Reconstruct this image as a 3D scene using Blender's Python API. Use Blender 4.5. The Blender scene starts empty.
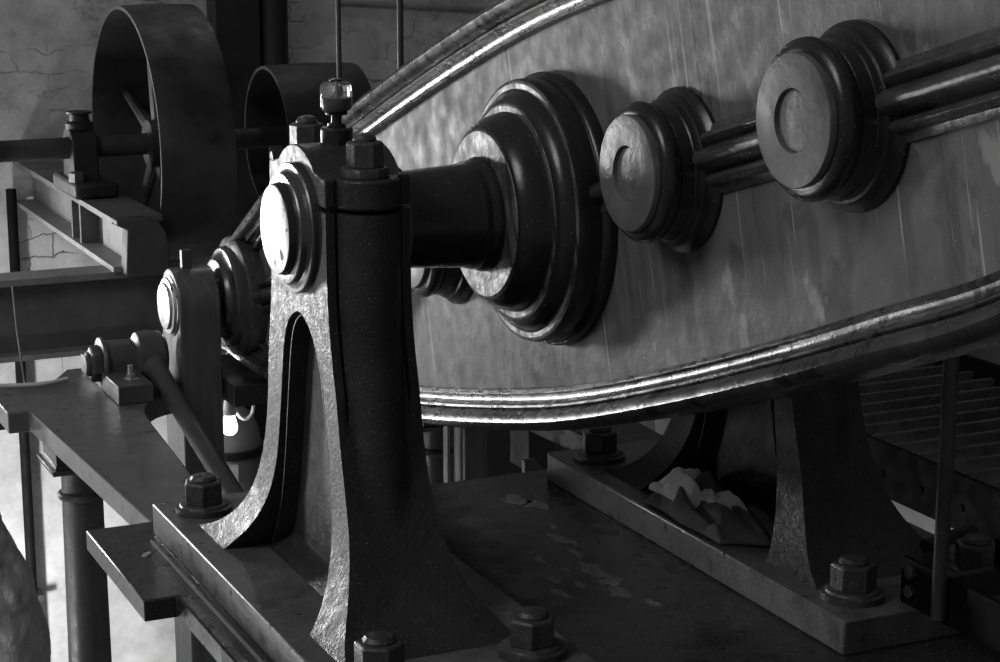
import bpy, bmesh, math, random
from mathutils import Vector, Matrix, noise as mnoise
random.seed(7)
C = bpy.context.scene.collection
PI = math.pi
R = math.radians

# ------------------------------------------------------------------ materials
def mat(name, base=.05, rough=.4, metal=0., spec=.5, var=.3, vscale=6., stretch=(1, 1, 1),
        bump=.15, bscale=60., speck=0., rvar=.15, coat=0., streak=None, wear=None, spots=None):
    m = bpy.data.materials.new(name); m.use_nodes = True
    nt = m.node_tree; N = nt.nodes; L = nt.links
    b = N['Principled BSDF']
    b.inputs['Metallic'].default_value = metal
    b.inputs['Specular IOR Level'].default_value = spec
    if coat:
        b.inputs['Coat Weight'].default_value = coat; b.inputs['Coat Roughness'].default_value = .095
    tc = N.new('ShaderNodeTexCoord')
    mp = N.new('ShaderNodeMapping'); mp.inputs['Scale'].default_value = stretch
    L.new(tc.outputs['Object'], mp.inputs['Vector'])
    n1 = N.new('ShaderNodeTexNoise'); n1.inputs['Scale'].default_value = vscale
    n1.inputs['Detail'].default_value = 6; n1.inputs['Roughness'].default_value = .65
    L.new(mp.outputs['Vector'], n1.inputs['Vector'])
    mr = N.new('ShaderNodeMapRange')
    mr.inputs['From Min'].default_value = .25; mr.inputs['From Max'].default_value = .75
    mr.inputs['To Min'].default_value = base * (1 - var); mr.inputs['To Max'].default_value = base * (1 + var)
    L.new(n1.outputs['Fac'], mr.inputs['Value'])
    col = mr.outputs['Result']
    rr = N.new('ShaderNodeMapRange')
    rr.inputs['From Min'].default_value = .3; rr.inputs['From Max'].default_value = .7
    rr.inputs['To Min'].default_value = max(.04, rough - rvar); rr.inputs['To Max'].default_value = rough + rvar
    n2 = N.new('ShaderNodeTexNoise'); n2.inputs['Scale'].default_value = bscale * .35; n2.inputs['Detail'].default_value = 5
    L.new(mp.outputs['Vector'], n2.inputs['Vector'])
    L.new(n2.outputs['Fac'], rr.inputs['Value'])
    rgh = rr.outputs['Result']
    def layer(colr, fac, val):
        mx = N.new('ShaderNodeMix'); mx.data_type = 'FLOAT'
        L.new(fac, mx.inputs['Factor']); L.new(colr, mx.inputs['A']); mx.inputs['B'].default_value = val
        return mx.outputs['Result']
    def noisemask(scale, lo, hi, st=(1, 1, 1), det=4):
        q = N.new('ShaderNodeMapping'); q.inputs['Scale'].default_value = st
        L.new(tc.outputs['Object'], q.inputs['Vector'])
        n = N.new('ShaderNodeTexNoise'); n.inputs['Scale'].default_value = scale; n.inputs['Detail'].default_value = det
        L.new(q.outputs['Vector'], n.inputs['Vector'])
        r = N.new('ShaderNodeMapRange'); r.inputs['From Min'].default_value = lo; r.inputs['From Max'].default_value = hi
        L.new(n.outputs['Fac'], r.inputs['Value'])
        return r.outputs['Result']
    if streak:                                  # runs of grease or limewash down the face
        for (scale, lo, hi, st, val) in streak:
            col = layer(col, noisemask(scale, lo, hi, st), val)
    if wear:                                    # worn or wetted patches with an edge of their own
        for (scale, lo, hi, st, val, rv) in wear:
            k = noisemask(scale, lo, hi, st, 8)
            col = layer(col, k, val)
            if rv is not None: rgh = layer(rgh, k, rv)
    if speck:                                   # grit and paint flecks
        k = noisemask(430., .775 - .05 * speck, .80 - .05 * speck, (1, 1, 1), 1)
        col = layer(col, k, .55)
    if spots:
        k = noisemask(38., .66, .70, (1, 1, 1), 2)
        col = layer(col, k, spots)
    L.new(col, b.inputs['Base Color']); L.new(rgh, b.inputs['Roughness'])
    if bump:
        n3 = N.new('ShaderNodeTexNoise'); n3.inputs['Scale'].default_value = bscale
        n3.inputs['Detail'].default_value = 5; n3.inputs['Roughness'].default_value = .6
        L.new(tc.outputs['Object'], n3.inputs['Vector'])
        bp = N.new('ShaderNodeBump'); bp.inputs['Strength'].default_value = bump; bp.inputs['Distance'].default_value = .01
        L.new(n3.outputs['Fac'], bp.inputs['Height']); L.new(bp.outputs['Normal'], b.inputs['Normal'])
    return m

M = {}
M['black'] = mat('black_painted_iron', .022, .36, spec=.45, var=.4, bump=.12, bscale=45, speck=.4)
M['foot'] = mat('oily_black_iron', .032, .43, spec=.36, var=.5, vscale=5, bump=.25, bscale=110, speck=.7,
                wear=[(3.2, .60, .63, (1, 1, .6), .05, .32)])
M['web'] = mat('grey_painted_iron', .15, .55, spec=.22, var=.25, vscale=3, bump=.12, bscale=60, speck=.5, rvar=.10,
               streak=[(5., .50, .72, (1, 5., .55), .085), (6., .60, .63, (1, 1, .8), .095), (6.5, .66, .74, (1, 12., .35), .42), (5.2, .70, .71, (1, 14., .3), .04)],
               wear=[(2.2, .60, .62, (1, 1, 1), .075, None), (9., .66, .70, (1, 1, .7), .30, None)])
M['rim'] = mat('worn_iron_moulding', .17, .30, metal=.75, spec=.5, var=.5, vscale=10, bump=.14, bscale=70, speck=.5, rvar=.08,
               streak=[(7., .55, .6, (1, 4, 1), .07)])
M['rib'] = mat('blackened_rib', .13, .28, metal=.6, spec=.5, var=.5, vscale=10, bump=.12, bscale=60, rvar=.08)
M['boss'] = mat('glossy_black_iron', .02, .27, spec=.5, var=.4, bump=.07, bscale=35, speck=.4, rvar=.06)
M['wiped'] = mat('wiped_iron', .11, .30, metal=.6, var=.4, vscale=8, bump=.06, bscale=40)
M['disc'] = mat('worn_dark_disc', .14, .42, spec=.5, var=.45, vscale=9, bump=.15, bscale=50)
M['pin'] = mat('dull_pin_end', .20, .45, metal=.3, var=.6, vscale=22, bump=.3, bscale=70)
M['steel'] = mat('bright_steel', .62, .38, metal=.9, var=.15, vscale=20, bump=.12, bscale=130,
                 wear=[(30., .62, .66, (1, 1, 1), .05, .5)])
M['greasy'] = mat('greasy_steel', .16, .48, metal=.5, var=.7, vscale=14, bump=.35, bscale=60,
                  streak=[(12., .52, .60, (1, 4, .6), .05)])
M['brass'] = mat('dark_bearing_brass', .16, .32, metal=.7, var=.3, bump=.06)
M['nut'] = mat('dark_steel_nut', .075, .40, metal=.2, var=.5, vscale=25, bump=.25, bscale=120, speck=.6)
M['plinth'] = mat('plinth_iron', .115, .36, spec=.5, var=.6, vscale=7, bump=.14, bscale=70, speck=1.3,
                  streak=[(9., .52, .7, (3, 3, .6), .13)], wear=[(22., .69, .71, (1, 1.6, 1), .012, .2)])
M['slab'] = mat('bed_plate_iron', .03, .30, spec=.42, var=.4, vscale=5, bump=.05, bscale=40, speck=1.2,
                wear=[(26., .70, .71, (1.3, 1, 1), .008, .2)])
M['wet'] = mat('pale_wet_patch', .15, .22, spec=.5, var=.4, vscale=30, bump=.15, bscale=90)
M['arm'] = mat('arm_iron', .12, .42, spec=.45, var=.3, vscale=4, bump=.08, bscale=50, speck=.7, spots=.012)
M['grey'] = mat('grey_iron', .075, .45, var=.35, vscale=8, bump=.1, speck=.4)
M['dark'] = mat('dark_iron', .025, .5, spec=.35, var=.4, bump=.1, bscale=40, speck=.3)
M['rust'] = mat('dull_weathered_iron', .06, .6, spec=.3, var=.5, vscale=5, bump=.2, bscale=40,
                wear=[(2.5, .52, .60, (1, 1, 1), .022, None)])
M['girder'] = mat('painted_girder', .11, .5, spec=.4, var=.45, vscale=4, bump=.15, bscale=30,
                  wear=[(6., .63, .70, (1, 1, 2), .12, None)])
M['girder_top'] = mat('dusty_girder_flange', .22, .55, spec=.4, var=.35, vscale=9, bump=.15, bscale=50)
M['strap'] = mat('smeared_steel_strap', .13, .40, metal=.25, var=.4, vscale=5, stretch=(9, 9, .5), bump=.06, bscale=30)
M['timber'] = mat('dark_timber', .16, .65, spec=.25, var=.5, vscale=7, stretch=(9, 9, .6), bump=.25, bscale=30)
M['pale_edge'] = mat('pale_angle_iron', .22, .5, var=.2, bump=.05)
M['column'] = mat('column_iron', .06, .42, spec=.5, var=.3, vscale=6, bump=.08, speck=.5)
M['lag'] = mat('plaster_lagging', .5, .85, spec=.2, var=.35, vscale=9, bump=.9, bscale=26)
M['pipe'] = mat('thin_iron_pipe', .05, .5, var=.3, bump=.05)
M['rag_white'] = mat('white_cotton', .88, .9, spec=.1, var=.2, vscale=14, bump=.2, bscale=200)
M['rag_dark'] = mat('grey_cotton', .13, .9, spec=.1, var=.35, vscale=10, bump=.3, bscale=180)
M['white_plastic'] = mat('white_plastic', .7, .4, var=.05, bump=0)
M['tank'] = mat('grey_tank', .25, .5, var=.2, bump=.05)
M['chip'] = mat('pale_paint_flake', .45, .7, var=.2)
M['grate'] = mat('grating_steel', .14, .35, metal=.3, var=.5, vscale=12, bump=.1, speck=.6)
M['matt_black'] = mat('matt_black_shade', .006, .7, spec=.12, var=.4, bump=.1)  # base colour darkened to carry the shade on the grating's edge plates
M['oil'] = mat('dark_oil', .012, .08, var=.1, bump=0)

def glass_mat():
    m = bpy.data.materials.new('clear_glass'); m.use_nodes = True
    b = m.node_tree.nodes['Principled BSDF']
    b.inputs['Base Color'].default_value = (.8, .8, .8, 1); b.inputs['Roughness'].default_value = .10
    b.inputs['Transmission Weight'].default_value = .90; b.inputs['IOR'].default_value = 1.45
    return m
M['glass'] = glass_mat()
def emis(name, s):
    m = bpy.data.materials.new(name); m.use_nodes = True
    b = m.node_tree.nodes['Principled BSDF']
    b.inputs['Emission Color'].default_value = (1, 1, 1, 1); b.inputs['Emission Strength'].default_value = s
    return m
M['bulb'] = emis('lit_bulb', 9.)

def wall_mat():
    m = bpy.data.materials.new('whitewashed_brick'); m.use_nodes = True
    nt = m.node_tree; N = nt.nodes; L = nt.links; b = N['Principled BSDF']
    tc = N.new('ShaderNodeTexCoord'); mp = N.new('ShaderNodeMapping')
    mp.inputs['Rotation'].default_value = (R(90), 0, 0)
    L.new(tc.outputs['Object'], mp.inputs['Vector'])
    wn = N.new('ShaderNodeTexNoise'); wn.inputs['Scale'].default_value = 5.5; wn.inputs['Detail'].default_value = 6
    L.new(mp.outputs['Vector'], wn.inputs['Vector'])
    wm = N.new('ShaderNodeVectorMath'); wm.operation = 'SCALE'; wm.inputs['Scale'].default_value = .16
    L.new(wn.outputs['Color'], wm.inputs[0])
    wa = N.new('ShaderNodeVectorMath'); wa.operation = 'ADD'
    L.new(mp.outputs['Vector'], wa.inputs[0]); L.new(wm.outputs['Vector'], wa.inputs[1])
    br = N.new('ShaderNodeTexBrick'); br.inputs['Scale'].default_value = 4.4
    br.inputs['Mortar Size'].default_value = .024; br.inputs['Mortar Smooth'].default_value = .8
    br.inputs['Brick Width'].default_value = 1.0; br.inputs['Row Height'].default_value = .36
    br.inputs['Color1'].default_value = (1, 1, 1, 1); br.inputs['Color2'].default_value = (.9, .9, .9, 1)
    br.inputs['Mortar'].default_value = (.22, .22, .22, 1)
    L.new(wa.outputs['Vector'], br.inputs['Vector'])
    n1 = N.new('ShaderNodeTexNoise'); n1.inputs['Scale'].default_value = 2.3; n1.inputs['Detail'].default_value = 8
    n1.inputs['Roughness'].default_value = .7
    L.new(mp.outputs['Vector'], n1.inputs['Vector'])
    r1 = N.new('ShaderNodeMapRange'); r1.inputs['From Min'].default_value = .35; r1.inputs['From Max'].default_value = .62
    r1.inputs['To Min'].default_value = .32; r1.inputs['To Max'].default_value = .62
    L.new(n1.outputs['Fac'], r1.inputs['Value'])
    # the limewash hides the joints in places
    n2 = N.new('ShaderNodeTexNoise'); n2.inputs['Scale'].default_value = 3.1; n2.inputs['Detail'].default_value = 5
    L.new(tc.outputs['Object'], n2.inputs['Vector'])
    r2 = N.new('ShaderNodeMapRange'); r2.inputs['From Min'].default_value = .30; r2.inputs['From Max'].default_value = .47
    L.new(n2.outputs['Fac'], r2.inputs['Value'])
    sq = N.new('ShaderNodeSeparateXYZ'); L.new(tc.outputs['Object'], sq.inputs['Vector'])
    rq = N.new('ShaderNodeMapRange'); rq.inputs['From Min'].default_value = -.45; rq.inputs['From Max'].default_value = -.7
    L.new(sq.outputs['Z'], rq.inputs['Value'])
    mq = N.new('ShaderNodeMath'); mq.operation = 'MAXIMUM'
    L.new(rq.outputs['Result'], mq.inputs[0]); L.new(r2.outputs['Result'], mq.inputs[1])
    mx = N.new('ShaderNodeMix'); mx.data_type = 'RGBA'
    L.new(mq.outputs[0], mx.inputs[0]); L.new(br.outputs['Color'], mx.inputs[6]); mx.inputs[7].default_value = (.97, .97, .97, 1)
    mu = N.new('ShaderNodeMix'); mu.data_type = 'RGBA'; mu.blend_type = 'MULTIPLY'; mu.inputs[0].default_value = 1
    L.new(mx.outputs[2], mu.inputs[6]); L.new(r1.outputs['Result'], mu.inputs[7])
    n4 = N.new('ShaderNodeTexNoise'); n4.inputs['Scale'].default_value = 4.; n4.inputs['Detail'].default_value = 9; n4.inputs['Roughness'].default_value = .90
    q4 = N.new('ShaderNodeMapping'); q4.inputs['Scale'].default_value = (1, 1, 1.7); q4.inputs['Location'].default_value = (3, 1, 2)
    L.new(tc.outputs['Object'], q4.inputs['Vector']); L.new(q4.outputs['Vector'], n4.inputs['Vector'])
    r4 = N.new('ShaderNodeMapRange'); r4.inputs['From Min'].default_value = .54; r4.inputs['From Max'].default_value = .66
    r4.inputs['To Min'].default_value = 1.; r4.inputs['To Max'].default_value = .38
    L.new(n4.outputs['Fac'], r4.inputs['Value'])
    # damp stains keep to the upper wall
    sp = N.new('ShaderNodeSeparateXYZ'); L.new(tc.outputs['Object'], sp.inputs['Vector'])
    r5 = N.new('ShaderNodeMapRange'); r5.inputs['From Min'].default_value = -.6; r5.inputs['From Max'].default_value = -.1
    L.new(sp.outputs['Z'], r5.inputs['Value'])
    m5 = N.new('ShaderNodeMix'); m5.data_type = 'FLOAT'; L.new(r5.outputs['Result'], m5.inputs['Factor'])
    m5.inputs['A'].default_value = 1.; L.new(r4.outputs['Result'], m5.inputs['B'])
    m6 = N.new('ShaderNodeMix'); m6.data_type = 'RGBA'; m6.blend_type = 'MULTIPLY'; m6.inputs[0].default_value = 1
    L.new(mu.outputs[2], m6.inputs[6]); L.new(m5.outputs['Result'], m6.inputs[7])
    L.new(m6.outputs[2], b.inputs['Base Color']); b.inputs['Roughness'].default_value = .85
    b.inputs['Specular IOR Level'].default_value = .2
    ad = N.new('ShaderNodeMath'); ad.operation = 'ADD'
    L.new(mx.outputs[2], ad.inputs[0]); L.new(n1.outputs['Fac'], ad.inputs[1])
    bp = N.new('ShaderNodeBump'); bp.inputs['Strength'].default_value = .5; bp.inputs['Distance'].default_value = .02
    L.new(ad.outputs[0], bp.inputs['Height']); L.new(bp.outputs['Normal'], b.inputs['Normal'])
    return m
M['wall'] = wall_mat()
M['limewash'] = mat('limewashed_low_wall', .72, .85, spec=.1, var=.25, vscale=6, bump=.2, bscale=20)
M['soot'] = mat('sooty_plaster', .07, .85, spec=.15, var=.5, vscale=3, bump=.3, bscale=20)
M['floor'] = mat('stone_floor', .2, .8, spec=.2, var=.3, vscale=2)

# ------------------------------------------------------------------ mesh helpers
class MB:
    def __init__(s): s.b = bmesh.new()
    def box(s, lo, hi, mtx=None):
        x0, y0, z0 = lo; x1, y1, z1 = hi
        v = [s.b.verts.new(p) for p in ((x0,y0,z0),(x1,y0,z0),(x1,y1,z0),(x0,y1,z0),(x0,y0,z1),(x1,y0,z1),(x1,y1,z1),(x0,y1,z1))]
        for f in ((3,2,1,0),(4,5,6,7),(0,1,5,4),(1,2,6,5),(2,3,7,6),(3,0,4,7)): s.b.faces.new([v[i] for i in f])
        if mtx:
            for q in v: q.co = mtx @ q.co
        return s
    def loft(s, loops, cap=True, closed=True):
        vs = [[s.b.verts.new(p) for p in l] for l in loops]
        n = len(vs[0])
        for a, b in zip(vs[:-1], vs[1:]):
            for i in range(n if closed else n - 1):
                j = (i + 1) % n
                s.b.faces.new((a[i], a[j], b[j], b[i]))
        if cap:
            s.b.faces.new(vs[0][::-1]); s.b.faces.new(vs[-1])
        return s
    def prism(s, poly, axis, a0, a1):
        def pt(p, a):
            return {0: (a, p[0], p[1]), 1: (p[0], a, p[1]), 2: (p[0], p[1], a)}[axis]
        return s.loft([[pt(p, a0) for p in poly], [pt(p, a1) for p in poly]])
    def lathe(s, prof, o=(0, 0, 0), ax=(0, 0, 1), seg=48, cap=True, ph=0.):
        ax = Vector(ax).normalized(); o = Vector(o)
        u = Vector((1, 0, 0)) if abs(ax.z) > .9 else Vector((0, 0, 1)); u = (u - ax*u.dot(ax)).normalized(); w = ax.cross(u)
        loops = []
        for h, r in prof:
            r = max(r, 1e-4)
            loops.append([o + ax * h + (u * math.cos(ph + 2*PI*i/seg) + w * math.sin(ph + 2*PI*i/seg)) * r for i in range(seg)])
        return s.loft(loops, cap)
    def hexn(s, o, ax, r, h, ph=0., cham=.12):
        return s.lathe([(0, r), (h - r*cham, r), (h, r*(1-cham*1.2))], o, ax, 6, True, ph)
    def tube(s, path, r, seg=12):
        pts = [Vector(p) for p in path]; loops = []; prev = None
        for i, p in enumerate(pts):
            t = (pts[min(i+1, len(pts)-1)] - pts[max(i-1, 0)]).normalized()
            if prev is None: u = t.orthogonal().normalized()
            else: u = (prev - t * prev.dot(t)).normalized()
            prev = u; w = t.cross(u)
            rr = r[i] if isinstance(r, (list, tuple)) else r
            loops.append([p + (u*math.cos(2*PI*k/seg) + w*math.sin(2*PI*k/seg)) * rr for k in range(seg)])
        return s.loft(loops)
    def build(s, name, m, parent=None, bevel=0., sharp=32., loc=None):
        bm = s.b
        bmesh.ops.recalc_face_normals(bm, faces=bm.faces[:])
        for f in bm.faces: f.smooth = True
        for e in bm.edges:
            if len(e.link_faces) == 2 and e.calc_face_angle(0) > R(sharp): e.smooth = False
        me = bpy.data.meshes.new(name); bm.to_mesh(me); bm.free()
        me.materials.append(m)
        o = bpy.data.objects.new(name, me); C.objects.link(o)
        if parent: o.parent = parent
        if loc: o.location = loc
        if bevel:
            b = o.modifiers.new('bevel', 'BEVEL'); b.width = bevel; b.segments = 2; b.limit_method = 'ANGLE'; b.angle_limit = R(40)
        return o

def thing(name, label, cat, loc=(0, 0, 0), group=None):
    o = bpy.data.objects.new(name, None); C.objects.link(o); o.location = loc
    o.empty_display_size = .1
    return tag(o, label, cat, group)
def tag(o, label, cat, group=None):
    o['label'] = label; o['category'] = cat
    if group: o['group'] = group
    return o
def struct(o): o['kind'] = 'structure'; return o
def kids(o): return [c for c in bpy.data.objects if c.parent == o]
def dup(o, parent=None):
    c = o.copy(); C.objects.link(c); c.parent = parent
    for ch in kids(o): dup(ch, c)
    return c
def lerp_table(tab, x):
    if x <= tab[0][0]: return tab[0][1]
    for (a, va), (b, vb) in zip(tab[:-1], tab[1:]):
        if x <= b:
            t = (x - a) / (b - a); return va + (vb - va) * t
    return tab[-1][1]
def smooth_table(tab, x):                        # Catmull-Rom through the table
    n = len(tab)
    if x <= tab[0][0]: return tab[0][1]
    if x >= tab[-1][0]: return tab[-1][1]
    for i in range(n - 1):
        if x <= tab[i+1][0]:
            x0, y0 = tab[i]; x1, y1 = tab[i+1]
            m0 = (tab[i+1][1]-tab[i-1][1])/(tab[i+1][0]-tab[i-1][0]) if i > 0 else (y1-y0)/(x1-x0)
            m1 = (tab[i+2][1]-tab[i][1])/(tab[i+2][0]-tab[i][0]) if i < n-2 else (y1-y0)/(x1-x0)
            h = x1-x0; t = (x-x0)/h
            return (2*t**3-3*t*t+1)*y0+(t**3-2*t*t+t)*h*m0+(-2*t**3+3*t*t)*y1+(t**3-t*t)*h*m1

AX = .68                                           # height of the gudgeon centre above the plinth
BX = .5165                                         # centre plane of the beam
WX = .478                                          # near face of the beam's web
TH = math.atan(.281)                               # tilt of the beam

# ------------------------------------------------------------------ bearing pedestal
YO = [(0, .425), (.012, .385), (.03, .347), (.065, .302), (.11, .268), (.17, .240), (.24, .215), (.32, .197), (.40, .187), (.50, .166), (.57, .156), (.71, .154)]
YI = [(0, .246), (.03, .225), (.06, .203), (.11, .176), (.16, .157), (.22, .141), (.30, .124), (.39, .105), (.44, .093), (.47, .081), (.492, .066), (.508, .046), (.518, .024), (.522, .010)]
BR, BY = .0575, .152
def hxf(z): return .08 + .085 * max(0, 1 - z/.42)**5
def boss_end(x, yo, ex=0):
    return max(yo, BY + ex + math.sqrt(max(0, BR*BR - x*x))) if abs(x) < BR else yo
def end_pts(hx, yo, sgn, ex=0):                          # across the end, from -hx to +hx
    xs = [-BR-.006, -BR-.001] + [-BR*math.cos(PI*i/16) for i in range(1, 16)] + [BR+.001, BR+.006]
    out = []
    for i, x in enumerate(xs):
        y = boss_end(x, yo, ex)
        if i in (1, len(xs)-2) and yo < .2: y = yo - .008
        out.append((x, sgn * y))
    return out
def body_loop(z):
    hx, yo = hxf(z), smooth_table(YO, z)
    if z <= .522:
        yi = smooth_table(YI, z); yj = max(yi - .027, .0015); hm = .064; hp = .040
        if z < .04: hp = .033 + .045 * (1 - z/.04)
        if yi - .027 < .0015: hp = hm
        if yj < .004: hr = hm
        else: hr = hm + .010
        half = [(hx, yo), (hx, yi), (hm, yi - .001), (hm, yj + .010), (hr, yj + .006), (hr, yj + .002), (hp, yj)]
        k = .020 * min(1, max(0, (.515 - z)/.1))
    else:
        half = [(hx, yo)] + [(hx, q) for q in (.008, .007, .005, .003, .002, .001)]; k = 0
    k2 = .028 * min(1, max(0, (.45 - z)/.38)) if z > .004 else .02
    far = [(half[0][0], half[0][1] + k2)] + [(x, y + k) for x, y in half[1:]]                        # the near leg is a little slimmer
    neg = [(-x, y) for x, y in half] + [(-x, -y) for x, y in far[::-1]]        # -X face, +Y to -Y
    pos = [(x, -y) for x, y in far] + [(x, y) for x, y in half[::-1]]
    ex = .055 * min(1, max(0, (.50 - z)/.36))**1.3
    loop = neg + end_pts(hx, yo + k2, -1, ex) + pos + end_pts(hx, yo, 1, ex)[::-1]
    return [(x, y, z) for x, y in loop]
def make_pedestal(label):
    root = thing('bearing_pedestal', label, 'pedestal', (.035, 0, 0), 'bearing pedestals of the engine beam')
    zs = [0, .006, .012, .02, .03, .04, .05, .065, .08, .1, .12, .145, .17, .2, .23, .26, .29, .32, .35, .38, .41, .44, .455, .47, .48, .487, .492, .5, .508, .514, .518, .5215, .5235, .56, .6, .65, .690, .710, .724, .727]
    MB().loft([body_loop(z) for z in zs]).build('pedestal_body', M['foot'], root, sharp=38)
    # cap with its rounded hump over the gudgeon
    m = MB()
    def caploop(z, d):
        hx, yo = .08 - d, .154 - d
        lp = [(-hx, yo), (-hx, -yo)] + [(x*(1-d*8), y + (d if y < 0 else -d)) for x, y in end_pts(.08, .154, -1)] + [(hx, -yo), (hx, yo)] + [(x*(1-d*8), y - d) for x, y in end_pts(.08, .154, 1)[::-1]]
        return [(x, y, z) for x, y in lp]
    m.loft([caploop(.734, .004), caploop(.738, 0), caploop(.783, 0), caploop(.788, .004)])
    hump = [(-.150, .737), (-.150, .787), (-.122, .789), (-.112, .793)]
    for i in range(0, 17):
        a = R(131 - i * 82/16); hump.append((math.cos(a)*.150, .68 + math.sin(a)*.152))
    hump += [(.112, .793), (.122, .789), (.150, .787), (.150, .737)]
    m.prism(hump, 0, -.0805, .0805)
    m.prism([(.128, .785), (.153, .785), (.158, .812), (.151, .800), (.140, .806)], 0, -.079, -.050)
    m.build('bearing_cap', M['foot'], root, bevel=.002)
    MB().box((-.066, -.140, .71), (.066, .140, .745)).build('bearing_liner', M['dark'], root)
    # flanged brasses, split on the centre line
    for s in (-1, 1):
        ring = MB().lathe([(.07, .118), (.090, .120), (.093, .118), (.0935, .113), (.0935, .108), (.096, .103), (.106, .102), (.1085, .1), (.109, .094), (.109, .0855), (.07, .0855)], (0, 0, AX), (s, 0, 0), 64)
        ring.build('bearing_brass', M['brass'], root)
    # cap nuts
    for s in (-1, 1):
        n = MB().hexn((0, 0, 0), (0, 0, 1), .0335, .046, R(-24)).build('cap_nut', M['nut'], root, loc=(-.004, s*BY, .806), bevel=.0015)
        MB().lathe([(-.018, .044), (-.003, .044), (0, .042)], seg=8, ph=R(12)).build('washer', M['nut'], n, bevel=.002)
        MB().lathe([(.042, .021), (.050, .021), (.057, .016), (.060, .008), (.0605, 0)], seg=24).build('bolt_end', M['nut'], n)
    # oil boss on the cap
    MB().lathe([(.826, .030), (.856, .030), (.860, .027)], (.0, .0, 0), seg=28).build('oil_boss', M['black'], root)
    # plinth under the foot and the four holding-down bolts
    p = MB().box((-.213, -.606, -.067), (.240, .606, 0)).build('base_plate', M['plinth'], root, bevel=.004)
    for sx in (-1, 1):
        for sy in (-1, 1):
            n = MB().hexn((0, 0, 0), (0, 0, 1), .043, .048, R({(-1, 1): 12, (1, -1): 4, (-1, -1): 30, (1, 1): 20}[(sx, sy)]), .10).build('holding_down_nut', M['nut'], root, loc=(.0135 + sx*.1405, sy*.507, .020), bevel=.002)
            MB().lathe([(-.02, .060), (-.008, .060), (-.006, .052), (-.002, .050), (0, .046)], seg=32).build('washer', M['nut'], n)
            MB().lathe([(.04, .028), (.052, .028), (.058, .023), (.0585, .015), (.060, .012), (.061, 0)], seg=24).build('bolt_end', M['nut'], n)
    return root
ped = make_pedestal('tall black iron bearing pedestal in the foreground, bright shaft end at its top')
ped2 = dup(ped)
ped2.location = (.976, 0, 0)
ped2['label'] = 'black iron bearing pedestal behind the beam, with crumpled rags lying on its foot'

# oil cup on the near cap
oc = thing('oil_cup', 'small glass oil cup half full of dark oil on top of the near pedestal', 'oil cup', (.035, 0, .8605))
MB().lathe([(0, .017), (.006, .017), (.007, .010), (.020, .010), (.022, .020), (.026, .021)], seg=24).build('stem', M['black'], oc)
MB().lathe([(.0262, .018), (.030, .026), (.036, .029), (.070, .0295), (.077, .0275), (.081, .023), (.083, .012), (.0832, 0)], seg=36, cap=True).build('glass_bowl', M['glass'], oc)
MB().lathe([(.0290, .018), (.034, .0250), (.038, .0268), (.053, .0270)], seg=36).build('oil', M['oil'], oc)
MB().lathe([(.052, .0022), (.078, .0022)], seg=8).build('needle', M['steel'], oc)
MB().lathe([(.0835, .012), (.086, .012), (.087, .009)], seg=20).build('lid', M['black'], oc)

# ------------------------------------------------------------------ the beam
beam = thing('engine_beam', 'huge grey iron rocking beam with moulded rim crossing the picture', 'beam', (BX, 0, AX))
beam.rotation_euler = (-TH, 0, 0)
# local frame: x across, y along the beam (+y away), z up
THALF = [(-2.3, .10), (-2.25, .125), (-2.15, .145), (-2.0, .192), (-1.8, .242), (-1.6, .286), (-1.3, .344), (-1.05, .366), (-.8, .388), (-.4, .414), (0, .427),
         (.4, .414), (.8, .388), (1.05, .366), (1.3, .342), (1.6, .286), (1.8, .242), (2.0, .192), (2.15, .145), (2.25, .125), (2.3, .10)]
RIM = [(0, .058), (.003, .074), (.010, .087), (.020, .093), (.031, .089), (.039, .079), (.0425, .068), (.044, .061), (.0455, .066), (.048, .069),
       (.052, .067), (.0535, .060), (.057, .053), (.064, .049), (.072, .050), (.0745, .056), (.078, .058), (.083, .055), (.085, .047), (.0855, .036)]
ss = [-2.3 + 4.6*i/110 for i in range(111)]
for sg, nm in ((1, 'upper_rim'), (-1, 'lower_rim')):
    m = MB(); loops = []
    for s in ss:
        T = smooth_table(THALF, s)
        lp = [(-h, s, sg*(T-d)) for d, h in RIM] + [(h, s, sg*(T-d)) for d, h in RIM[::-1]]
        loops.append(lp)
    m.loft(loops).build(nm, M['rim'], beam, sharp=40)
m = MB(); loops = []
for s in ss:
    T = smooth_table(THALF, s) - .07
    loops.append([(-.0385, s, T), (-.0385, s, -T), (.0385, s, -T), (.0385, s, T)])
m.loft(loops).build('web', M['web'], beam)
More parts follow.
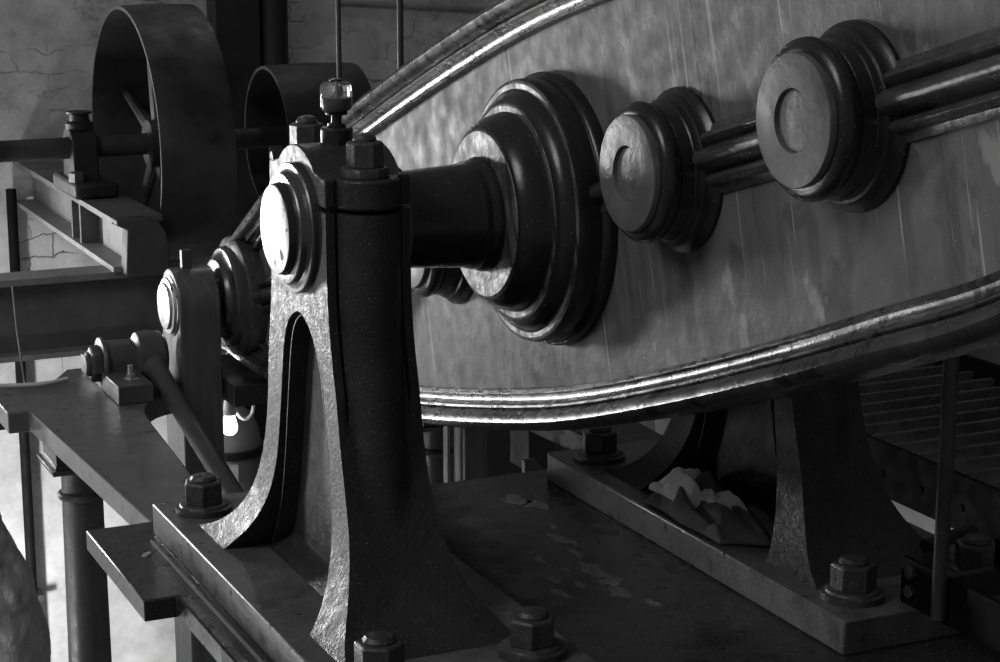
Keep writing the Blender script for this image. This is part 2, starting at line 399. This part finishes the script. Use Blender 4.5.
# gudgeon: trunnion shaft from bearing to bearing
g = []
HL = BX + .088
for s in (-1, 1):
    MB().lathe([(.03, .105), (.192, .108), (.200, .109), (.207, .106), (.212, .102), (.216, .1015), (.222, .103), (.230, .101), (.236, .0985), (.385, .0885), (.390, .084), (HL-.004, .0835), (HL, .081)], (0, 0, 0), (s, 0, 0), 64).build('gudgeon', M['boss'], beam)
    MB().lathe([(HL+.0002, .081), (HL+.0012, .079)], (0, 0, 0), (s, 0, 0), 48).build('gudgeon_end', M['steel'], beam)
    b = MB().lathe([(.03, .260), (.052, .264), (.060, .262), (.065, .257), (.0665, .252), (.080, .2525), (.100, .2525), (.108, .250), (.1095, .245), (.1095, .236),
                (.112, .230), (.120, .226), (.128, .219), (.134, .209), (.1355, .204), (.1355, .192), (.139, .190), (.150, .188), (.164, .184), (.178, .176), (.188, .166), (.191, .161), (.191, .10)], (0, 0, 0), (s, 0, 0), 96).build('trunnion_boss', M['boss'], beam)
    MB().lathe([(.1912, .159), (.1928, .157), (.1928, .106)], (0, 0, 0), (s, 0, 0), 72).build('end_ring', M['greasy'], b)
    for hh, r1, r0 in ((.1098, .2445, .2385), (.1358, .2035, .1955)):
        MB().lathe([(hh - .0004, r1), (hh + .0006, r1 - .001), (hh + .0006, r0)], (0, 0, 0), (s, 0, 0), 72).build('lit_edge', M['greasy'], b)  # paler rings paint the light caught by the boss's stepped faces
PB = [(.03, .139), (.0385, .141), (.045, .140), (.049, .136), (.053, .130), (.060, .126), (.066, .1255), (.068, .121), (.074, .1185), (.078, .118), (.080, .116),
      (.102, .115), (.1035, .1125), (.107, .1125), (.109, .1165), (.116, .1195), (.123, .1185), (.130, .113), (.134, .106), (.135, .1005), (.133, .048)]
for s in (-1.022, -.505, .505, 1.022):
    for sx in (-1, 1):
        b = MB().lathe(PB, (0, 0, 0), (sx, 0, 0), 64).build('pin_boss', M['boss'], beam, loc=(0, s, 0))
        MB().lathe([(.128, .0985), (.143, .0985), (.1455, .097), (.146, .0955), (.146, .047), (.133, .046)], (0, 0, 0), (sx, 0, 0), 56).build('boss_face', M['disc'], b)
        MB().lathe([(.125, .046), (.1385, .0455), (.1400, .041)], (0, 0, 0), (sx, 0, 0), 40).build('pin_end', M['pin'], b)
PE = [(.03, .172), (.080, .174), (.090, .170), (.096, .158), (.100, .146), (.112, .144), (.118, .138), (.120, .128), (.126, .118), (.132, .114), (.140, .110), (.143, .102), (.143, .05)]
for s in (-2.03, 2.03):
    MB().lathe(PE, (0, s, .02), (-1, 0, 0), 64).build('end_boss', M['wiped'], beam)
    MB().lathe(PE, (0, s, .02), (1, 0, 0), 64).build('end_boss', M['wiped'], beam)
# moulded rib along the centre line
RB = [(-.058, .03), (-.058, .044), (-.051, .048), (-.046, .050), (-.045, .058), (-.041, .066), (-.035, .069), (-.029, .066), (-.025, .058), (-.022, .054), (-.019, .063), (-.016, .075), (-.010, .084), (-.005, .087), (0, .088)]
RB = RB + [(-a, b) for a, b in RB[-2::-1]]
for (a, b) in ((-2.05, -1.132), (-.912, -.615), (-.395, -.20), (.20, .395), (.615, .912), (1.132, 1.95)):
    for sx in (-1, 1):
        MB().loft([[(sx*h*(1 if k not in (0, 3) else .75), s, w*(1 if k not in (0, 3) else .8)) for w, h in RB] for k, s in enumerate((a, a+.014, b-.014, b))]).build('rib', M['rib'], beam, sharp=45)

# ------------------------------------------------------------------ link hanging from the far end of the beam
LY, LZ = 1.93, .145
lk = thing('connecting_link', 'flat steel link strap hanging from the far end of the beam', 'link', (.300, LY, LZ - 1.3))
poly = [(-.085, 0), (.085, 0)] + [(math.cos(R(a))*.098, 1.3 + math.sin(R(a))*.105) for a in range(-15, 196, 10)]
MB().prism(poly, 0, -.062, .054).build('strap', M['strap'], lk, bevel=.004)
MB().lathe([(-.02, .086), (.004, .086), (.007, .080), (.013, .078), (.015, .066), (.022, .064), (.024, .056), (.0245, 0)], (-.061, 0, 1.3), (-1, 0, 0), 48).build('pin', M['steel'], lk)
MB().box((-.028, -.012, 1.39), (.000, .012, 1.456)).build('key', M['grey'], lk, bevel=.002)

# ------------------------------------------------------------------ bed plate (entablature) on which both pedestals stand
bed = thing('bed_plate', 'dark wet iron bed plate running under both pedestals, with arms to the left', 'bed plate', (0, 0, -.112))
def prism_z(poly, z0, z1, name, m, bev=.004):
    return MB().prism(poly, 2, z0, z1).build(name, m, bed, bevel=bev)
# coordinates local to z = -.112 : top at .046
prism_z([(-.238, -1.6), (1.271, -1.6), (1.271, .199), (1.336, .199), (1.336, .687), (-.305, .687), (-.305, .205), (-.238, .205)], 0, .045, 'plate', M['slab'])
armpoly = [(-.162, .686), (-.003, .686), (.058, 1.5), (.066, 1.58), (.080, 1.64), (.104, 1.695), (.135, 1.735), (.170, 1.76), (.218, 1.775), (.218, 2.17), (-.01, 2.17), (-.07, 2.06), (-.262, 2.04), (-.262, 1.745), (-.205, 1.745)]
prism_z(armpoly, -.012, .046, 'arm', M['arm'])
prism_z([(1.033 - x, y) for x, y in armpoly][::-1], -.012, .046, 'arm', M['slab'])
prism_z([(.216, 2.055), (.366, 2.055), (.366, 1.775), (.667, 1.775), (.667, 2.055), (.817, 2.055), (.817, 2.168), (.216, 2.168)], -.016, .045, 'cross_member', M['dark'])  # dark material puts the beam's shadow into its colour
MB().box((-.200, -1.6, .045), (-.196, .548, .051)).build('angle_ridge', M['pale_edge'], bed)
# moulded cornice below the edge
cor = [(-.150, 0), (-.205, 0), (-.205, -.012), (-.195, -.016), (-.190, -.030), (-.178, -.040), (-.178, -.050), (-.165, -.056), (-.160, -.075), (-.150, -.085), (-.150, -.26), (-.05, -.26), (-.05, 0)]
MB().prism(cor, 1, -1.6, .19).build('cornice', M['grey'], bed)
MB().prism([(1.033-x, z) for x, z in cor][::-1], 1, -1.6, .19).build('cornice', M['grey'], bed)
MB().box((-.05, .30, -.22), (1.08, .40, 0)).build('cross_girder', M['dark'], bed)

# shallow wet patches where the paint has gone, on the plate between the pedestals
rs = random.Random(11)
def patch(x, y, a, b, rot, seed):
    pts = []
    for k in range(44):
        t = 2*PI*k/44
        q = 1 + .75*mnoise.noise(Vector((math.cos(t)*1.6 + seed, math.sin(t)*1.6, seed))) + .35*mnoise.noise(Vector((math.cos(t)*5 + seed, math.sin(t)*5, 2)))
        u, v = math.cos(t)*a*max(.25, q), math.sin(t)*b*max(.25, q)
        pts.append((x + u*math.cos(rot) - v*math.sin(rot), y + u*math.sin(rot) + v*math.cos(rot)))
    MB().prism(pts, 2, .0445, .0456).build('wet_patch', M['wet'], bed)
for k, (x, y, a, b) in enumerate([(.630, .49, .026, .035), (.655, .44, .020, .03), (.600, .20, .012, .05), (.585, .10, .010, .03), (.568, .0, .020, .05), (.565, -.08, .022, .03), (.555, -.14, .02, .035),
                                  (.585, -.22, .014, .025), (.47, -.02, .010, .03), (.45, -.10, .012, .03), (.505, -.07, .010, .02), (.50, .10, .006, .02), (.62, .28, .006, .02), (.52, .02, .006, .016)]):
    patch(x, y, a, b, rs.uniform(-.3, .3), k*3.7 + 1)

# columns carrying the arms
def column(x, y, label, scale=1.0):
    top = -.1245
    t = thing('iron_column', label, 'column', (x, y, -2.4), 'columns carrying the bed plate')
    H = 2.4 + top
    MB().lathe([(0, .10), (.05, .10), (.07, .085), (.1, .072), (H-.30, .057), (H-.24, .0565), (H-.17, .0565), (H-.165, .0575)], seg=48).build('shaft', M['column'], t)
    MB().lathe([(H-.262, .0565), (H-.258, .066), (H-.250, .070), (H-.242, .066), (H-.238, .0565)], seg=48).build('collar', M['column'], t)
    m = MB()
    for (z0, z1, r0, r1) in ((H-.165, H-.150, .098, .102), (H-.150, H-.138, .090, .088), (H-.138, H-.075, .086, .088), (H-.075, H-.060, .088, .100), (H-.060, H-.035, .108, .108), (H-.035, H, .108, .118)):
        m.loft([[(-r0, -r0, z0), (r0, -r0, z0), (r0, r0, z0), (-r0, r0, z0)], [(-r1, -r1, z1), (r1, -r1, z1), (r1, r1, z1), (-r1, r1, z1)]])
    m.build('capital', M['column'], t, bevel=.002)
    return t
column(-.030, 1.95, 'round iron column under the left arm, its square capital touching the arm')
column(1.063, 1.95, 'round iron column seen below the beam beside the dark timber post')

# ------------------------------------------------------------------ radius rod and its bracket
br = thing('rod_bracket', 'iron bracket with hexagon nut bolted on the left arm', 'bracket', (.090, 1.93, -.066))
MB().box((-.066, -.235, 0), (.030, .20, .052)).build('base_block', M['grey'], br, bevel=.003)
bar = [(-.060, .02), (.060, .02)] + [(math.cos(R(a))*.061, .066 + math.sin(R(a))*.061) for a in range(0, 181, 12)]
MB().prism(bar, 0, -.046, .034).build('barrel', M['grey'], br, bevel=.002)
MB().lathe([(.044, .064), (.047, .071), (.053, .073), (.058, .070), (.060, .062)], (0, 0, .066), (-1, 0, 0), 48).build('flange_ring', M['grey'], br)
n = MB().hexn((-.060, 0, .066), (-1, 0, 0), .052, .028, R(10)).build('nut', M['nut'], br, bevel=.002)
MB().lathe([(.027, .034), (.036, .033), (.042, .026), (.044, 0)], (-.060, 0, .066), (-1, 0, 0), 32).build('bolt_end', M['grey'], n)
n = MB().hexn((-.012, -.155, .052), (0, 0, 1), .014, .014, .3).build('stud_nut', M['steel'], br)
MB().lathe([(.014, .0075), (.036, .0075), (.039, .004)], (-.012, -.155, .052), seg=12).build('stud', M['steel'], n)
MB().lathe([(-.002, .022), (.001, .022)], (-.012, -.155, .052), seg=20).build('washer', M['steel'], n)

rr = thing('radius_rod', 'round dark radius rod slanting down from its bracket past the link', 'rod', (.160, 1.90, .016))
d = Vector((.045, -.70, -.252)).normalized()
MB().lathe([(-.040, .055), (-.033, .067), (0, .072), (.034, .067), (.046, .055)], (0, 0, 0), (1, 0, 0), 40).build('eye', M['grey'], rr)
MB().tube([d*.04, d*.065, d*.085, d*.15, d*.5, d*1.3], [.040, .036, .029, .0275, .027, .027], 24).build('bar', M['grey'], rr)

# ------------------------------------------------------------------ girders, shafting and pulleys at the back
gd = thing('steel_girder', 'steel girder lying level across the left background below the pulleys', 'girder', (.3, 3.0, -.225))
MB().box((-.62, 0, 0), (1.9, .14, .018)).build('bottom_flange', M['girder_top'], gd)
MB().box((-.62, .062, .016), (1.9, .08, .252)).build('web', M['girder'], gd)
MB().box((-.62, 0, .250), (1.9, .14, .272)).build('top_flange', M['girder_top'], gd)

tg = thing('bearing_girder', 'girder running towards us with a shaft bearing on top, upper left', 'girder', (.42, 2.92, .049))
sl = Matrix.Translation((0, 0, 0))
MB().box((-.085, .06, 0), (.085, 1.66, .018)).build('bottom_flange', M['girder_top'], tg)
MB().box((-.010, .05, .016), (.010, 1.66, .165)).build('web', M['girder_top'], tg)
MB().box((-.085, .055, .163), (.085, 1.66, .182)).build('top_flange', M['girder'], tg)
MB().prism([(-.06, .0), (.085, 0), (.085, .10), (.075, .140), (.055, .168), (.02, .184), (-.085, .184), (-.085, .166), (-.05, .15)], 1, -.012, .06).build('end_block', M['rust'], tg, bevel=.004)
for yy in (.55, .68): MB().box((-.075, yy, .018), (-.011, yy+.02, .163)).build('stiffener', M['girder'], tg)

pb = thing('plummer_block', 'dark shaft bearing sitting on the girder at upper left', 'bearing', (.385, 3.6, .231))
MB().box((-.07, -.20, 0), (.085, .16, .055)).build('sole_plate', M['rust'], pb, bevel=.012)
MB().prism([(-.085, .05), (.085, .05)] + [(math.cos(R(a))*.078, .165 + math.sin(R(a))*.07) for a in range(0, 181, 15)], 0, -.045, .045).build('housing', M['dark'], pb, bevel=.006)
MB().lathe([(0, .05), (.02, .05), (.03, .036), (.052, .034), (.055, .046), (.062, .046)], (0, 0, .225), seg=24).build('grease_cap', M['dark'], pb)
for yy in (-.13,): 
    MB().hexn((-.045, yy, .055), (0, 0, 1), .03, .035).build('bolt', M['grey'], pb)

sh = tag(MB().lathe([(0, .038), (3.2, .038)], (0, 0, 0), (1, 0, 0), 28).build('line_shaft', M['rust'], loc=(-.62, 3.6, .390)), 'long dark round line shaft carrying the pulley wheels at the back', 'shaft')

def pulley(x, Rr, w, label, spokes):
    t = thing('pulley_wheel', label, 'pulley', (x, 3.6, .390), 'flat belt pulleys on the line shaft')
    MB().lathe([(0, Rr-.012), (0, Rr), (w*.5, Rr+.006), (w, Rr), (w, Rr-.012), (0, Rr-.012)], (0, 0, 0), (1, 0, 0), 96, cap=False).build('rim', M['rust'], t)
    MB().lathe([(w*.3, .065), (w*.32, .085), (w*.68, .085), (w*.7, .065)], (0, 0, 0), (1, 0, 0), 36).build('hub', M['rust'], t)
    for k in range(spokes):
        a = 2*PI*k/spokes + .3
        dd = Vector((0, math.cos(a), math.sin(a))); c = Vector((w*.5, 0, 0))
        MB().tube([c + dd*.07, c + dd*(Rr-.008)], [.026, .018], 10).build('spoke', M['rust'], t)
    return t
pulley(.545, .492, .262, 'large wide belt pulley standing in front of the whitewashed wall', 6)
pulley(1.075, .262, .345, 'smaller dark belt pulley on the shaft behind the oil cup', 5)

for x0, x1, lb in ((1.105, 1.290, 'wide dark vertical post between the two pulleys'), (1.30, 1.425, 'narrow dark vertical downpipe above the smaller pulley')):
    if x1 - x0 > .15:
        o = MB().box((0, 0, 0), (x1-x0, .12, 5.4)).build('iron_post', M['dark'], loc=(x0, 4.3, -2.4), bevel=.004)
        tag(o, lb, 'post')
    else:
        tag(MB().lathe([(0, .062), (5.4, .062)], seg=28).build('downpipe', M['dark'], loc=((x0+x1)/2, 4.36, -2.4)), lb, 'pipe')
tag(MB().lathe([(0, .0085), (2.2, .0085)], seg=12).build('hanging_rod', M['pipe'], loc=(.998, 2.6, .20)), 'thin vertical iron rod rising behind the oil cup', 'rod')
tag(MB().lathe([(0, .010), (2.2, .010)], seg=12).build('hanging_rod', M['pipe'], loc=(1.048, 2.2, .30)), 'thin vertical iron rod in front of the brick wall, right of the oil cup', 'rod')
tag(MB().tube([(1.72, 4.587, .822), (2.5, 4.587, .765)], .013).build('cable_conduit', M['pale_edge']), 'thin pale conduit crossing the brick wall at the top edge', 'conduit')

# bulb, tank and pipes seen through the gap
lp = thing('pendant_bulb', 'lit white light bulb hanging in the gap behind the pedestal', 'light bulb', (.908, 3.62, -.735))
MB().lathe([(0, .001), (.003, .014), (.010, .023), (.022, .0295), (.034, .030), (.050, .0265), (.072, .0215), (.078, .020)], seg=32).build('bulb_glass', M['bulb'], lp)
MB().lathe([(.078, .022), (.085, .028), (.100, .028), (.105, .024), (.135, .018), (.150, .010), (.152, .004)], seg=28).build('lamp_holder', M['white_plastic'], lp)
MB().tube([(0, 0, .150), (0, 0, .95)], .004, 8).build('flex', M['white_plastic'], lp)
loop = [(.985, 3.63, -.44), (1.000, 3.63, -.52), (1.008, 3.63, -.59), (1.005, 3.63, -.650), (.990, 3.63, -.675), (.970, 3.63, -.680), (.950, 3.63, -.665), (.935, 3.64, -.635), (.928, 3.65, -.60)]
def catmull(pts, n=6):
    P = [Vector(p) for p in pts]; out = []
    for i in range(len(P)-1):
        p0, p1, p2, p3 = P[max(i-1, 0)], P[i], P[i+1], P[min(i+2, len(P)-1)]
        for k in range(n):
            t = k/n
            out.append(.5*((2*p1)+(-p0+p2)*t+(2*p0-5*p1+4*p2-p3)*t*t+(-p0+3*p1-3*p2+p3)*t**3))
    out.append(P[-1]); return out
tag(MB().tube(catmull(loop), .007, 8).build('loop_of_cable', M['white_plastic']), 'white cable loop hanging beside the lit bulb', 'cable')
loop2 = [(1.015, 3.68, -.44), (1.035, 3.68, -.52), (1.042, 3.68, -.58), (1.030, 3.68, -.64)]
tag(MB().tube(catmull(loop2), .006, 8).build('loop_of_cable', M['white_plastic']), 'short white cable end, right of the cable loop by the bulb', 'cable')
tk = thing('storage_tank', 'grey round-topped tank below the lit bulb', 'tank', (1.02, 4.05, -2.4))
MB().lathe([(0, .145), (1.40, .145), (1.50, .143), (1.58, .132), (1.63, .107), (1.66, .07), (1.672, .03), (1.673, 0)], seg=48).build('tank_body', M['tank'], tk)
MB().lathe([(1.475, .147), (1.478, .156), (1.505, .156), (1.508, .145)], seg=48).build('hoop', M['dark'], tk)
tag(MB().box((-.04, 0, 0), (.055, .02, .12)).build('notice_plate', M['white_plastic'], loc=(.955, 3.855, -1.05), bevel=.002), 'plain bright white plate in front of the grey tank', 'plate')
t = thing('valve_pipe', 'dark vertical pipe with a valve right of the grey tank', 'pipe', (1.165, 3.8, -2.4))
MB().lathe([(0, .045), (1.50, .045), (1.52, .03)], seg=24).build('pipe', M['dark'], t)
MB().lathe([(-.06, .03), (.0, .045), (.06, .03)], (0, 0, 1.55), (1, 0, 0), 20).build('valve_body', M['grey'], t)

# things against the lower left wall
def wall_pipe(x, z0, z1, label):
    t = thing('wall_pipe', label, 'pipe', (x, 4.53, z0))
    MB().lathe([(0, .021), (z1-z0, .021)], seg=16).build('pipe', M['matt_black'], t)
    for z in (.3*(z1-z0), .62*(z1-z0)):
        MB().box((-.045, -.03, z), (.045, .06, z+.03)).build('clip', M['pipe'], t, bevel=.004)
wall_pipe(.312, -2.35, .12, 'thin dark pipe running up the white wall at far left')
lg = MB()
prof = [(0, .30), (.4, .335), (.8, .345), (1.15, .34), (1.3, .325), (1.42, .30), (1.55, .255), (1.66, .215), (1.78, .17), (1.86, .10), (1.88, .001)]
lg.lathe([(h, r) for h, r in [(k*.04, smooth_table(prof, k*.04)) for k in range(47)]] if False else [(k*.01, smooth_table(prof, k*.01)) for k in range(189)], seg=160)
for v in lg.b.verts:
    nv = mnoise.noise(v.co*3.2)*.022 + mnoise.noise(v.co*9)*.016 + mnoise.noise(v.co*22)*.008 + mnoise.noise(v.co*50)*.003
    dd = Vector((v.co.x, v.co.y, 0));
    if dd.length > .02: v.co += dd.normalized()*nv
tag(lg.build('lagged_pipe', M['lag'], loc=(-.29, 2.95, -2.4), sharp=80), 'fat lumpy plaster-lagged pipe with sloping shoulder, bottom left corner', 'lagged pipe')
cord = catmull([(-.5, 2.02, -.048), (-.25, 2.025, -.058), (-.18, 2.01, -.0595), (-.11, 2.00, -.0595), (-.04, 2.03, -.0595)])
tag(MB().lathe([(0, .037), (.62, .037)], (0, 0, 0), (1, 0, 0), 24).build('level_pipe', M['dark'], loc=(-.62, 2.7, -.330)), 'thick dark level pipe just behind the left corner of the arm', 'pipe')
tag(MB().tube(cord, .006, 8).build('white_cord', M['white_plastic']), 'white cord lying along the far edge of the left arm', 'cord')
tag(MB().tube([(-.180, 2.02, .22), (-.174, 2.02, .10), (-.160, 2.02, -.0645)], .003, 8).build('thin_wire', M['pale_edge']), 'thin pale wire dropping to the left arm at the left edge', 'wire')

# seen under the beam
tag(MB().box((-.030, -.04, 0), (.040, .04, 2.29)).build('timber_post', M['timber'], loc=(1.004, 1.6, -2.4), bevel=.003), 'dark grained timber post below the beam, left of the slanted board', 'post')
for x, lb in ((.892, 'pale edged narrow iron strip beside the column below the beam'), (.931, 'pale edged narrow iron strip touching the dark timber post')):
    o = MB().box((-.004, -.015, 0), (.004, .015, 2.27)).build('iron_strip', M['pale_edge'], loc=(x, 1.5, -2.4))
    tag(o, lb, 'strip')
tag(MB().prism([(.885, -.135), (.915, -.135), (1.01, -.24), (.97, -.26), (.885, -.26)], 1, .98, 1.0).build('slanted_board', M['grey'], bevel=.002), 'small pale board with slanting edge, below the beam beside the timber post', 'board')
tag(MB().box((-.041, -.06, -.10), (.041, .06, .028)).build('iron_box', M['dark'], loc=(1.062, 1.30, -.155), bevel=.003), 'small black box below the beam, between timber post and far nut', 'box')
tag(MB().box((.86, 2.3, -2.4), (1.9, 2.34, .12)).build('plaster_panel', M['soot']), 'blotchy grey panel in the gap under the beam', 'panel')

# ------------------------------------------------------------------ right side walkway
gr = thing('floor_grating', 'walkway grating of parallel steel bars at the right edge', 'grating', (1.72, 0, -.14))
for k in range(26):
    y = -.25 + k*.093
    MB().box((0, y, .0), (.70, y+.016, .045)).build('bar', M['grate'], gr)
MB().box((-.014, -.4, -.085), (0, 2.2, .055)).build('edge_plate', M['matt_black'], gr, bevel=.002)
MB().box((.70, -.4, -.10), (.714, 2.2, .085)).build('edge_plate', M['matt_black'], gr, bevel=.002)
for yy in (.03, .19, .35, .51): 
    MB().lathe([(0, .010), (.004, .010), (.006, .006)], (-.014, yy + .08, -.025), (-1, 0, 0), 14).build('rivet', M['matt_black'], gr)

fp = thing('fixing_plate', 'upright dark plate with hexagon bolts standing on the far plinth, lower right', 'plate', (.922, -.56, 0))
MB().box((-.006, -.80, .0), (.006, 0, .088)).build('plate', M['matt_black'], fp, bevel=.002)
for (yy, zz) in ((-.035, .030), (-.035, .066), (-.125, .030), (-.125, .066)):
    MB().hexn((-.006, yy, zz), (-1, 0, 0), .013, .011, .4).build('hex_bolt', M['nut'], fp)
MB().box((.19, -.8, .04), (.20, -.02, .10)).build('second_plate', M['matt_black'], fp, bevel=.002)
MB().box((.0, -.05, .0), (.2, -.03, .05)).build('spacer', M['black'], fp)
tag(MB().lathe([(0, .014), (1.5, .014)], seg=24).build('rail_post', M['column'], loc=(.905, -.69, .012)), 'slim upright round rail post in front of the grating', 'post')
tag(MB().lathe([(0, .014), (.14, .014)], (0, 0, 0), (.93, .20, .04), 20).build('round_bar', M['dark'], loc=(1.075, -.42, .040)), 'short round bar lying behind the rail post', 'bar')

# ------------------------------------------------------------------ rags on the far foot
def tri(t): return abs((t % 1.) * 2 - 1)
def rag(corners, z0, h, seed, m, label, wob, peak):
    n = 90; b = MB(); V = []
    A, B, Cc, D = [Vector((x, y, 0)) for x, y in corners]
    cen = (A + B + Cc + D) / 4
    rs = random.Random(seed)
    dirs = [(rs.uniform(0, 6.28), f) for f in (1.1, 1.7, 2.6, 4.1)]
    for i in range(n+1):
        row = []
        for j in range(n+1):
            u = i/n; v = j/n
            p = A*(1-u)*(1-v) + B*u*(1-v) + Cc*u*v + D*(1-u)*v
            q = Vector((u*2.2 + seed, v*2.2, .3)); nv = Vector([mnoise.noise(q*1.2 + Vector((0, 0, w*7.3))) for w in range(3)])
            e = min(u, 1-u, v, 1-v)*2
            p = p + Vector((nv.x, nv.y, 0))*wob
            f = 0
            for (a, fr), w in zip(dirs, (.36, .28, .20, .16)):
                f += w*tri((math.cos(a)*(u + nv.x*.30) + math.sin(a)*(v + nv.y*.30))*fr + a)
            env = min(1, e*2.6)**.6
            g = 1 + peak[2]*math.exp(-((u-peak[0])**2 + (v-peak[1])**2)/.06)
            z = h*(f*1.25 - .12)*env*g
            # folds lean over a little, as cloth does
            p = p + Vector((nv.z*.5, tri(v*2.3+seed)-.5, 0))*z*.5
            row.append(b.b.verts.new((p.x - cen.x, p.y - cen.y, z0 + .004 + max(0, z))))
        V.append(row)
    for i in range(n):
        for j in range(n): b.b.faces.new((V[i][j], V[i+1][j], V[i+1][j+1], V[i][j+1]))
    o = b.build('rag', m, loc=(cen.x, cen.y, 0), sharp=60)
    s = o.modifiers.new('thick', 'SOLIDIFY'); s.thickness = .003; s.offset = 1
    return tag(o, label, 'rag')
rag([(.775, .16), (.915, .20), (.905, -.21), (.770, -.150)], .001, .080, 4, M['rag_dark'], 'dark grey crumpled rag under the white rag on the far foot', .020, (.75, .75, .35))
rag([(.785, .150), (.880, .165), (.868, -.110), (.800, -.060)], .030, .062, 9, M['rag_white'], 'white crumpled rag lying on top of the dark rag', .012, (.4, .2, .5))
def flake(loc, a, b, rot, label):
    pts = [(math.cos(R(t))*a*(1+.15*math.sin(t)), math.sin(R(t))*b) for t in range(0, 360, 40)]
    o = MB().loft([[(x, y, 0) for x, y in pts], [(x*.8, y*.8, .004) for x, y in pts]]).build('paint_flake', M['chip'], loc=loc)
    o.rotation_euler = (0, 0, rot); tag(o, label, 'flake')
flake((-.229, .467, -.0665), .016, .007, R(40), 'small pale flake lying on the left corner of the bed plate')

# ------------------------------------------------------------------ the room
WIN = (-1.65, -.95, -.42, .66)
WIN2 = (-4.25, -3.25, -1.55, -.25)
def wall_with_holes():
    m = MB(); y0, y1 = 4.6, 4.95
    m.box((-6, y0, -2.4), (WIN2[0], y1, 3.2)); m.box((WIN2[1], y0, -2.4), (WIN[0], y1, 3.2)); m.box((WIN[1], y0, -2.4), (6, y1, 3.2))
    for a, b, c, d in (WIN, WIN2):
        m.box((a, y0, -2.4), (b, y1, c)); m.box((a, y0, d), (b, y1, 3.2))
    return m
struct(wall_with_holes().build('wall_back', M['wall']))
struct(MB().box((-6, -6, -2.5), (6, 5, -2.4)).build('floor', M['floor']))
struct(MB().box((4.2, -6, -2.4), (4.4, 4.6, 3.2)).build('wall_right', M['soot']))
struct(MB().box((1.95, -1.6, -2.4), (2.05, 2.2, -.165)).build('wall_low', M['limewash']))
for k, (wx0, wx1, wz0, wz1) in enumerate((WIN2, WIN)):
    wf = MB()
    for lo, hi in (((wx0, 4.80, wz0), (wx1, 4.86, wz0+.05)), ((wx0, 4.80, wz1-.05), (wx1, 4.86, wz1)), ((wx0, 4.80, wz0), (wx0+.05, 4.86, wz1)), ((wx1-.05, 4.80, wz0), (wx1, 4.86, wz1))): wf.box(lo, hi)
    struct(wf.build('window_%d' % (k + 1), M['white_plastic']))

# ------------------------------------------------------------------ light
def area(name, loc, target, sx, sy, e):
    l = bpy.data.lights.new(name, 'AREA'); l.shape = 'RECTANGLE'; l.size = sx; l.size_y = sy; l.energy = e
    o = bpy.data.objects.new(name, l); C.objects.link(o); o.location = loc
    o.rotation_euler = (Vector(target) - Vector(loc)).to_track_quat('-Z', 'Y').to_euler()
    return o
area('window_daylight', ((wx0+wx1)/2, 4.75, (wz0+wz1)/2), (-.2, 0, .5), .40, .80, 100)
area('left_window_daylight', (-3.75, 4.70, -.90), (.3, -.8, .5), .9, 1.2, 38)
def point(name, loc, e, r=.06):
    l = bpy.data.lights.new(name, 'POINT'); l.energy = e; l.shadow_soft_size = r
    o = bpy.data.objects.new(name, l); C.objects.link(o); o.location = loc; return o
def spot(name, loc, target, e, ang):
    l = bpy.data.lights.new(name, 'SPOT'); l.energy = e; l.spot_size = R(ang); l.spot_blend = 1.; l.shadow_soft_size = .2
    o = bpy.data.objects.new(name, l); C.objects.link(o); o.location = loc
    o.rotation_euler = (Vector(target) - Vector(loc)).to_track_quat('-Z', 'Y').to_euler()
spot('lower_wall_fill', (-.55, 3.1, -1.7), (.15, 4.6, -1.6), 620, 120)  # unseen light added to brighten the lower left wall
point('far_left_wall_fill', (-3.0, 3.2, -1.8), 50, .2)  # added light, no lamp there: brightens the back wall further left
point('rear_wall_fill', (1.3, 4.0, 2.3), 9, .1)  # unseen fill added for the wall behind the pulleys
point('lagging_fill', (-1.35, 1.9, -1.2), 24, .15)  # added fill for the lagged pipe and left-hand sides, no real lamp
area('overhead_fill', (-3.2, -.6, 3.4), (0, .2, .3), 1.6, 1.6, 46)  # soft light added for tops and near faces, no real window
w = bpy.data.worlds.new('World'); bpy.context.scene.world = w; w.use_nodes = True
w.node_tree.nodes['Background'].inputs['Color'].default_value = (1, 1, 1, 1)
w.node_tree.nodes['Background'].inputs['Strength'].default_value = .095

# ------------------------------------------------------------------ camera
cd = bpy.data.cameras.new('Camera'); cam = bpy.data.objects.new('Camera', cd); C.objects.link(cam)
cd.sensor_width = 36; cd.lens = 36 * 1987 / 1000; cd.clip_end = 100
cam.location = (-1.21, -3.403, 1.28)
cam.rotation_euler = (R(90 - 12.5), 0, R(-24.8))
sc = bpy.context.scene; sc.camera = cam
sc.view_settings.view_transform = 'Standard'; sc.view_settings.look = 'None'
sc.view_settings.exposure = .12; sc.view_settings.gamma = 1; sc.view_settings.use_curve_mapping = False
